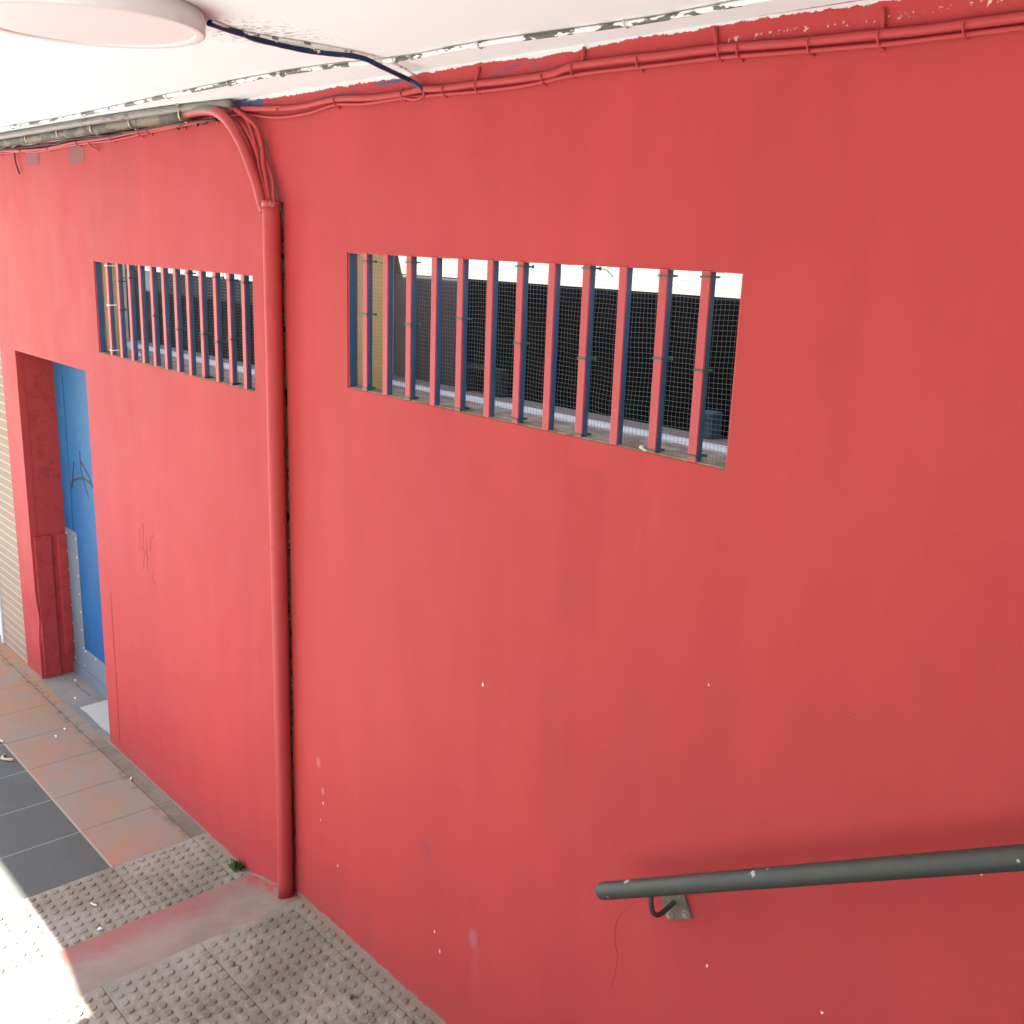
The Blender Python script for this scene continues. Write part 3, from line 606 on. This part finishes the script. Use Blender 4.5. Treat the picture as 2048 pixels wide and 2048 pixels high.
for i, (a, b) in enumerate((((-1.886, 3.064), (-1.889, 3.028)), ((-1.499, 3.063), (-1.491, 3.02)), ((-1.111, 3.05), (-1.107, 3.01)), ((-2.276, 3.055), (-2.285, 3.018)))):
    bm = bmesh.new(); tube(bm, [(a[0], -.004, a[1]), ((a[0]+b[0])/2+.003, -.007, (a[1]+b[1])/2), (b[0], -.006, b[1])], .0045, 7, 3); box(bm, b[0]-.008, b[0]+.008, -.012, -.001, b[1]-.006, b[1]+.006, .002)
    link('clip', bm, M_REDCABLE, up_c, True)

def peel_mat(name, paint, under, thr=.52, sc=26, metal=0, rough=.45):
    n = N(name); f = n.ramp(n.noise(sc, 4, .65, n.scaled(.35, 1, 1)), thr, thr+.02)
    c = n.mix(f, paint, under); c = n.vary(c, n.noise(90, 3), .1)
    return n.done(c, rough, n.bump(n.noise(50, 4), .5, .003, n.bump(n.math('SUBTRACT', 1, f), .7, .002)), spec=.25)
CC = [(-7.5, -.19, 3.062), (-5.643, -0.199, 3.062), (-4.862, -0.188, 3.062), (-4.203, -0.211, 3.062), (-3.661, -0.235, 3.062), (-3.228, -0.249, 3.062), (-2.891, -0.248, 3.062), (-2.647, -0.231, 3.062), (-2.479, -0.197, 3.062), (-2.340, -0.180, 3.062), (-2.162, -0.187, 3.062), (-1.984, -0.183, 3.062), (-1.766, -0.160, 3.062), (-1.565, -0.145, 3.062), (-1.426, -0.148, 3.062), (-1.296, -0.155, 3.062), (-.9, -.16, 3.062), (0, -.15, 3.062)]
cc = cable('cable', CC, .0062, peel_mat('flaking_white_on_grey', (.74, .72, .68), (.10, .10, .085), .50), 'grey ceiling cable with flaking white paint running along the ceiling near the wall', wob=.12)
for x, y in ((-5.46, -.199), (-4.57, -.197), (-3.68, -.233), (-2.88, -.248), (-2.40, -.188), (-2.057, -.186), (-3.2, -.249), (-1.62, -.15), (-1.2, -.157)):
    bm = bmesh.new(); tube(bm, [(x, y-.010, 3.069), (x+.001, y-.008, 3.058), (x+.002, y, 3.0535), (x+.001, y+.009, 3.058), (x, y+.012, 3.069)], .0020, 6, 3)
    box(bm, x-.006, x+.006, y+.009, y+.016, 3.058, 3.070, .001); link('clip', bm, simple('old_clip', (.45, .43, .38), .7), cc, True)
# lamp cable
M_NAVY = peel_mat('navy_cable', (.012, .03, .07), (.72, .70, .66), .64)
cable('lamp_cable', [(-2.366, -.728, 3.063), (-2.405, -0.665, 3.064), (-2.430, -0.61, 3.064), (-2.450, -0.565, 3.062), (-2.470, -0.487, 3.062), (-2.481, -0.41, 3.062), (-2.471, -0.342, 3.062), (-2.449, -0.264, 3.062), (-2.460, -0.19, 3.050), (-2.52, -.10, 3.050), (-2.55, -.03, 3.044), (-2.517, -0.020, 3.026), (-2.498, -0.018, 3.012)], .0072, M_NAVY, 'dark blue cable sagging from the round lamp across the ceiling to the wall', wob=.1, flat=.8)
cable('lamp_cable', [(-2.359, -0.722, 3.067), (-2.419, -0.636, 3.067), (-2.426, -0.567, 3.067), (-2.419, -0.461, 3.067), (-2.421, -0.314, 3.067), (-2.438, -0.226, 3.066), (-2.46, -.13, 3.06), (-2.50, -.05, 3.05)], .0034, peel_mat('white_strand', (.70, .66, .62), (.16, .14, .13), .58), 'thin whitish strand beside the dark blue lamp cable', wob=.1)

# far conduit bundle
M_SLV = peel_mat('grey_brown_sleeve', (.062, .052, .038), (.15, .118, .075), .50, 14, 0, .6)
M_TAN = peel_mat('tan_sleeve', (.20, .165, .14), (.09, .08, .065), .62, 12)
con = cable('conduit', [(-8.5, -.055, 3.03), (-6.673, -0.055, 3.034), (-6.134, -0.055, 3.036), (-5.536, -0.055, 3.034), (-4.87, -0.055, 3.036), (-4.318, -0.055, 3.038), (-3.925, -0.055, 3.041)], .0270, M_SLV, 'fat grey brown conduit strapped under the ceiling above the far opening', wob=.10, seg=18, cat='conduit')
cable('conduit', [(-8.5, -.105, 3.05), (-6.75, -0.10, 3.052), (-6.209, -0.10, 3.053), (-5.718, -0.10, 3.052), (-5.087, -0.10, 3.054), (-4.639, -0.10, 3.054), (-4.247, -0.09, 3.054), (-3.957, -0.075, 3.055), (-3.746, -0.05, 3.056), (-3.60, -0.035, 3.053)], .0150, M_TAN, 'thinner tan conduit beside the fat grey brown one under the ceiling', wob=.08, seg=12, cat='conduit')
M_STRAP = simple('metal_strap', (.42, .38, .30), .4, .2, 60, .2, .5, .5)
for x in (-6.64, -6.092, -5.658, -5.221, -4.809, -4.394, -3.93):
    bm = bmesh.new(); pts = []
    for k in range(15):
        a = math.radians(-60+k*24); pts.append((x+.01*math.sin(k*.5), -.055-.0305*math.cos(a), 3.038+.0305*math.sin(a)))
    tube(bm, pts, .0035, 6, 1); tube(bm, [(x, -.075, 3.062), (x+.004, -.082, 3.066), (x+.002, -.09, 3.070)], .004, 6, 2)
    link('strap', bm, M_STRAP, con, True)
hose_m = N('hose_red_over_brown'); _c = hose_m.mix(hose_m.ramp(hose_m.math('ADD', hose_m.math('ADD', hose_m.Z, hose_m.math('MULTIPLY', hose_m.Y, -.6)), hose_m.math('MULTIPLY', hose_m.noise(20, 3), .02)), 3.082, 3.092), hose_m.vary(RED, hose_m.noise(20, 3), .06), (.16, .12, .075))
M_HOSE = hose_m.done(_c, .5, hose_m.bump(hose_m.noise(60, 3), .2, .001), spec=.4)
cable('hose', [(-3.95, -0.055, 3.040), (-3.80, -0.056, 3.042), (-3.68, -0.056, 3.030), (-3.585, -0.055, 2.988), (-3.505, -0.052, 2.918), (-3.448, -0.05, 2.843), (-3.408, -0.046, 2.773), (-3.384, -0.043, 2.712), (-3.374, -.038, 2.685)], .0185, M_HOSE, 'fat red painted hose bending down from the conduit to the downpipe', wob=.04, seg=18, cat='hose')
for P, r, lb in (([(-3.62, -.03, 3.04), (-3.564, -0.03, 3.027), (-3.498, -0.03, 2.994), (-3.462, -0.03, 2.946), (-3.433, -0.03, 2.884), (-3.419, -0.03, 2.832), (-3.385, -0.03, 2.767), (-3.352, -0.032, 2.70)], .0065, 'leftmost thin red cable between the hose and the corner joint'),
                 ([(-3.58, -.03, 3.03), (-3.52, -0.03, 3.009), (-3.434, -0.03, 2.965), (-3.399, -0.03, 2.908), (-3.391, -0.03, 2.844), (-3.370, -0.03, 2.779), (-3.338, -0.032, 2.70)], .0072, 'middle thin red cable dropping into the top of the downpipe'),
                 ([(-3.587, -0.018, 3.028), (-3.509, -0.018, 3.005), (-3.441, -0.018, 2.93), (-3.395, -0.018, 2.857), (-3.345, -0.022, 2.792), (-3.320, -0.03, 2.70)], .005, 'rightmost thin red cable dropping into the top of the downpipe')):
    cable('cable', P, r, M_REDCABLE, lb, group='thin cables dropping into the downpipe')
cable('loose_wire', [(-3.398, -0.012, 2.922), (-3.396, -0.010, 2.845), (-3.356, -0.012, 2.793), (-3.327, -0.010, 2.728), (-3.317, -0.008, 2.69)], .0022, simple('dusty_wire', (.14, .11, .09), .8), 'thin dusty brown wire hanging behind the red cables at the joint', cat='wire')
RC1 = [(-8, -.012, 3.0), (-6.64, -0.012, 3.012), (-6.287, -0.012, 3.000), (-5.679, -0.012, 2.985), (-5.459, -0.012, 2.988), (-5.216, -0.012, 2.996), (-4.992, -0.012, 2.996), (-4.767, -0.012, 2.997), (-4.556, -0.012, 3.004), (-4.296, -0.012, 3.008), (-4.057, -0.012, 3.015), (-3.838, -0.012, 3.02), (-3.684, -0.012, 3.018), (-3.628, -0.012, 3.003), (-3.577, -0.014, 2.975), (-3.50, -.016, 2.90), (-3.44, -.018, 2.80), (-3.36, -.03, 2.70)]
RC2 = [(-8, -.010, 2.99), (-6.643, -0.01, 3.0), (-6.29, -0.01, 2.988), (-5.972, -0.01, 2.985), (-5.681, -0.01, 2.975), (-5.318, -0.01, 2.984), (-5.067, -0.01, 2.986), (-4.768, -0.01, 2.984), (-4.49, -0.01, 2.993), (-4.175, -0.01, 3.004), (-3.891, -0.01, 3.012), (-3.60, -.01, 3.02)]
c1_ = cable('cable', RC1, .0068, M_REDCABLE, 'red painted cable running under the fat conduit on the far wall', group=G)
cable('cable', RC2, .005, M_REDCABLE, 'lowest thin red cable drooping on the far wall above the tape marks', group=G)
for x, z in ((-6.3, 2.995), (-5.95, 2.99), (-5.55, 2.986), (-5.15, 2.992), (-4.75, 2.993), (-4.45, 3.0), (-4.36, 3.003), (-4.05, 3.01), (-3.78, 3.018)):
    bm = bmesh.new(); tube(bm, [(x-.003, -.001, z+.012), (x, -.020, z+.006), (x+.001, -.018, z-.008), (x+.003, -.001, z-.014)], .0022, 6, 3)
    bmesh.ops.create_uvsphere(bm, u_segments=8, v_segments=6, radius=.006, matrix=Matrix.Translation((x+.008, -.004, z-.013)) @ Matrix.Diagonal((1.6, .7, 1, 1))); link('clip', bm, M_REDCABLE, c1_, True)
cable('dangling_wire', [(-6.054, -0.012, 2.99), (-6.055, -0.012, 2.965), (-6.04, -0.014, 2.93), (-6.0, -0.012, 2.875)], .0042, simple('dark_red_wire', (.16, .03, .03), .7), 'short dark red wire end dangling on the far wall', cat='wire')
cable('dangling_wire', [(-5.02, -0.012, 2.99), (-4.97, -0.016, 2.965), (-4.90, -0.014, 2.95)], .0036, M_REDCABLE, 'short red cut cable end poking out beside the right tape mark', cat='wire')

M_GRIME = simple('grimy_wire', (.055, .042, .03), .8, .4, 40)
random.seed(21)
for k, (x0, x1, zz, rr, mt, lb) in enumerate(((-6.7, -4.6, 3.004, .0042, M_GRIME, 'grimy dark wire tangled under the fat conduit at the far left'), (-5.4, -3.75, 3.010, .0050, M_GRIME, 'grimy dark wire tangled under the fat conduit nearer the bend'), (-6.9, -5.3, 3.012, .0045, M_TAN, 'tan wire snaking under the fat conduit at the far left'))):
    P = [(x, -.018-.014*random.random(), zz+.012*(random.random()-.5)) for x in span(x0, x1, .16)]
    cable('loose_wire', P, rr, mt, lb, cat='wire')
bm = bmesh.new()
for k in range(26):
    x = random.uniform(-6.6, -3.6); z = 3.005+random.uniform(-.012, .006)+.006*(x > -4.4)
    tube(bm, [(x+random.gauss(0, .008), -.004-.012*random.random(), z+random.gauss(0, .005)) for _ in range(4)], random.uniform(.0015, .004), 5, 2)
tag(link('cobweb_debris', bm, M_GRIME), 'bits of grime and dried paint caught among the far cables', 'debris', kind='stuff')
# ------------------------------------------------------------------ round ceiling lamp
LX, LY, LR, LH = -2.44, -.980, .250, .047
lamp = thing('ceiling_lamp', (LX, LY, ZC), 'round white flat lamp fixed to the ceiling, switched off', 'lamp')
def lathe(bm, prof, seg=96, c=(LX, LY)):
    R_ = [[bm.verts.new((c[0]+r*math.cos(2*math.pi*k/seg), c[1]+r*math.sin(2*math.pi*k/seg), z)) for k in range(seg)] for r, z in prof]
    for a, b in zip(R_, R_[1:]):
        for k in range(seg): bm.faces.new((a[k], b[k], b[(k+1) % seg], a[(k+1) % seg]))
    return R_
zb = ZC-LH
bm = bmesh.new(); lathe(bm, [(LR-.004, ZC-.001), (LR-.004, ZC-.004), (LR, ZC-.005), (LR, zb+.004), (LR-.001, zb+.001), (LR-.004, zb), (LR-.022, zb+.0005), (LR-.024, zb+.002), (LR-.024, zb+.006)])
rim = link('lamp_rim', bm, simple('lamp_white', (.66, .62, .61), .45, .02, 4, .02), lamp, True)
bm = bmesh.new(); R_ = lathe(bm, [(LR-.0235, zb+.004), (LR-.05, zb+.0035), (.1, zb+.003), (.0005, zb+.003)])
link('diffuser', bm, simple('opal_diffuser', (.80, .74, .74), .35, .01, 3, 0), lamp, True)

# ------------------------------------------------------------------ handrail
def rail_mat():
    n = N('worn_dark_rail'); c = n.vary((.040, .042, .038), n.noise(9, 4, .6), .2)
    sep = n.t.nodes.new('ShaderNodeSeparateXYZ'); n.t.links.new(n.geo.outputs['Normal'], sep.inputs[0])
    c = n.mix(n.ramp(n.noise(30, 4, .7), .5, .7, 0, .6), c, (.06, .05, .042)); c = n.mix(n.ramp(n.noise(13, 4, .7, n.scaled(1, 1, 1, (4, 4, 4))), .70, .72, 0, .7), c, (.20, .03, .03))
    v = n.vor(9, n.scaled(1, 1, 1)); d = n.math('ADD', v, n.math('MULTIPLY_ADD', n.noise(55, 4, .7), .36, -.18)); c = n.mix(n.ramp(d, .07, .09, 1, 0), c, (.34, .34, .31))
    v = n.vor(24, n.scaled(1, 1, 1, (3, 3, 3))); c = n.mix(n.ramp(v, .06, .09, .8, 0), c, (.4, .38, .35))
    return n.done(c, n.math('MULTIPLY_ADD', n.noise(20, 3), .25, .42), n.bump(n.noise(70, 4), .15, .001), spec=.35)
M_RAIL = rail_mat()
ra = Vector((-1.578, -.110, .9735)); rd = (Vector((-.583, -.110, 1.573))-ra).normalized()
rail = thing('handrail', tuple(ra), 'dark grey sloping handrail on the near red wall at the lower right', 'handrail')
bm = bmesh.new(); e = .0230
P = [ra+rd*t for t in (0, .004, .010, .018, .03)]+[ra+rd*t for t in span(.1, 4.6, .3)]
tube(bm, P, e, 28, 1, True, lambda t, P=P: e)
for v in bm.verts:
    t = (v.co-ra).dot(rd)
    if t < .02: c = ra+rd*t; v.co = c+(v.co-c)*math.sqrt(max(.15, 1-((.018-t)/.02)**2)) if t < .018 else v.co
link('rail_tube', bm, M_RAIL, rail, True)
def bracket(x):
    zr = ra.z+(x-ra.x)*rd.z/rd.x
    bm = bmesh.new(); 
    tube(bm, [(x+.013, -.110, zr-.012), (x+.016, -.111, zr-.038), (x+.018, -.104, zr-.064), (x+.016, -.080, zr-.083), (x+.012, -.050, zr-.088), (x+.008, -.002, zr-.082)], .0066, 10, 5)
    link('bracket_arm', bm, M_RAIL, rail, True)
    bm = bmesh.new(); zc_ = zr-.085; xc = x+.009; ca, sa = rd.x/math.hypot(rd.x, rd.z), rd.z/math.hypot(rd.x, rd.z)
    a = .042; vs = []
    for y in (-.0005, -.0075):
        vs.append([bm.verts.new((xc+dx*ca-dz*sa, y, zc_+dx*sa+dz*ca)) for dx, dz in ((-a, -a), (a, -a), (a, a), (-a, a))])
    bm.faces.new(vs[1][::-1]); bm.faces.new(vs[0])
    for k in range(4): bm.faces.new((vs[0][k], vs[0][(k+1) % 4], vs[1][(k+1) % 4], vs[1][k]))
    bmesh.ops.recalc_face_normals(bm, faces=bm.faces)
    pl = link('bracket_plate', bm, simple('rusty_plate', (.13, .095, .075), .65, .5, 50, .4), rail)
    for dx in (-1, 1):
        for dz in (-1, 1):
            bm = bmesh.new(); cx, cz = xc+(dx*ca-dz*sa)*.029, zc_+(dx*sa+dz*ca)*.029
            for r, y0, h in ((.0115, -.0075, .003), (.0075, -.0105, .006)):
                bmesh.ops.create_cone(bm, cap_ends=True, segments=18 if r > .01 else 6, radius1=r, radius2=r*.92, depth=h, matrix=Matrix.Translation((cx, y0-h/2, cz)) @ Matrix.Rotation(math.pi/2, 4, 'X'))
            link('bolt', bm, simple('bolt_steel', (.24, .21, .18), .45, .2, 80), pl)
bracket(-1.420); bracket(.35)

# ------------------------------------------------------------------ small things on the ground
def plant(c, n_, h, label):
    bm = bmesh.new()
    for i in range(n_):
        a = random.uniform(0, 6.28); l = random.uniform(.4, 1)*h; t = random.uniform(.2, 1.2)
        D = Vector((math.cos(a)*math.sin(t), math.sin(a)*math.sin(t)*.7-.15, math.cos(t)))*l; S = D.cross(Vector((random.random(), random.random(), random.random()))).normalized()*l*.22
        o = Vector(c)+Vector((random.gauss(0, .010), random.gauss(0, .005), 0)); U = D.cross(S).normalized()*l*.05
        p0 = bm.verts.new(o); p1 = bm.verts.new(o+D*.5+S+U); p2 = bm.verts.new(o+D); p3 = bm.verts.new(o+D*.5-S+U); p4 = bm.verts.new(o+D*.5)
        for f in ((p0, p1, p4), (p1, p2, p4), (p2, p3, p4), (p3, p0, p4)): bm.faces.new(f)
    return tag(link('weed', bm, simple('weed_leaf', (.085, .165, .06), .6, .3, 60), loc=c), label, 'weed')
plant((-3.768, -.020, ZL+.001), 90, .052, 'small green weed growing at the foot of the far red wall')
def bit(name, P, r, mat, label, cat, flat=1):
    bm = bmesh.new(); tube(bm, P, r, 8, 3, True, None, .3, flat); return tag(link(name, bm, mat, smooth=True, loc=P[0]), label, cat)
M_BUTT = simple('cigarette_paper', (.65, .6, .5), .8, .15, 90)
z = ZL+.006
bit('cigarette_butt', [(-4.835, -.066, z), (-4.822, -.074, z), (-4.812, -.081, z)], .0042, M_BUTT, 'cigarette butt in the joint beside the far wall', 'cigarette butt')
bit('dry_leaf', [(-5.475, -.488, z), (-5.455, -.506, z+.004), (-5.42, -.508, z+.006), (-5.392, -.486, z+.008), (-5.385, -.470, z+.004)], .008, simple('dry_leaf', (.42, .35, .2), .8, .3, 60), 'curled dry pale leaf on the dark tiles at the left edge', 'leaf', .6)
bit('dry_leaf', [(-5.66, -.462, z), (-5.645, -.452, z+.003), (-5.63, -.447, z)], .006, simple('dry_leaf', (.45, .40, .26), .8, .3, 60), 'tiny dry leaf scrap on the edge between red and dark tiles', 'leaf', .6)
bit('paper_scrap', [(-3.925, -.616, z), (-3.907, -.612, z+.002), (-3.893, -.602, z)], .0032, M_BUTT, 'thin pale paper sliver among the tactile studs', 'scrap', .6)
bm = bmesh.new(); vs = [bm.verts.new(Vector((-3.745, -.655, ZL+.007))+Vector(p)) for p in ((0, 0, 0), (.018, -.008, .003), (.026, .008, .006), (.008, .014, .002), (.012, .003, .012))]
for f in ((0, 1, 4), (1, 2, 4), (2, 3, 4), (3, 0, 4), (3, 2, 1, 0)): bm.faces.new([vs[i] for i in f])
tag(link('foil_scrap', bm, simple('pale_foil', (.6, .68, .66), .3, .1), loc=(-3.735, -.65, ZL)), 'crumpled pale foil scrap on the tactile studs by the sunlit edge', 'scrap')
for i, (x, y, lb) in enumerate(((-5.602, -.136, 'pale crumb on the red tiles nearer the joint'), (-5.543, -.205, 'pale crumb pair on the red tiles farther from the wall'), (-5.975, .055, 'white paint flake at the alcove threshold'), (-6.232, .150, 'white crumb in front of the kick plate'))):
    bit('paint_flake', [(x, y, z-.002), (x+.014, y+.003, z), (x+.026, y-.004, z-.002)], .0038, simple('flake_white', (.75, .72, .66), .8), lb, 'paint flake', .5)
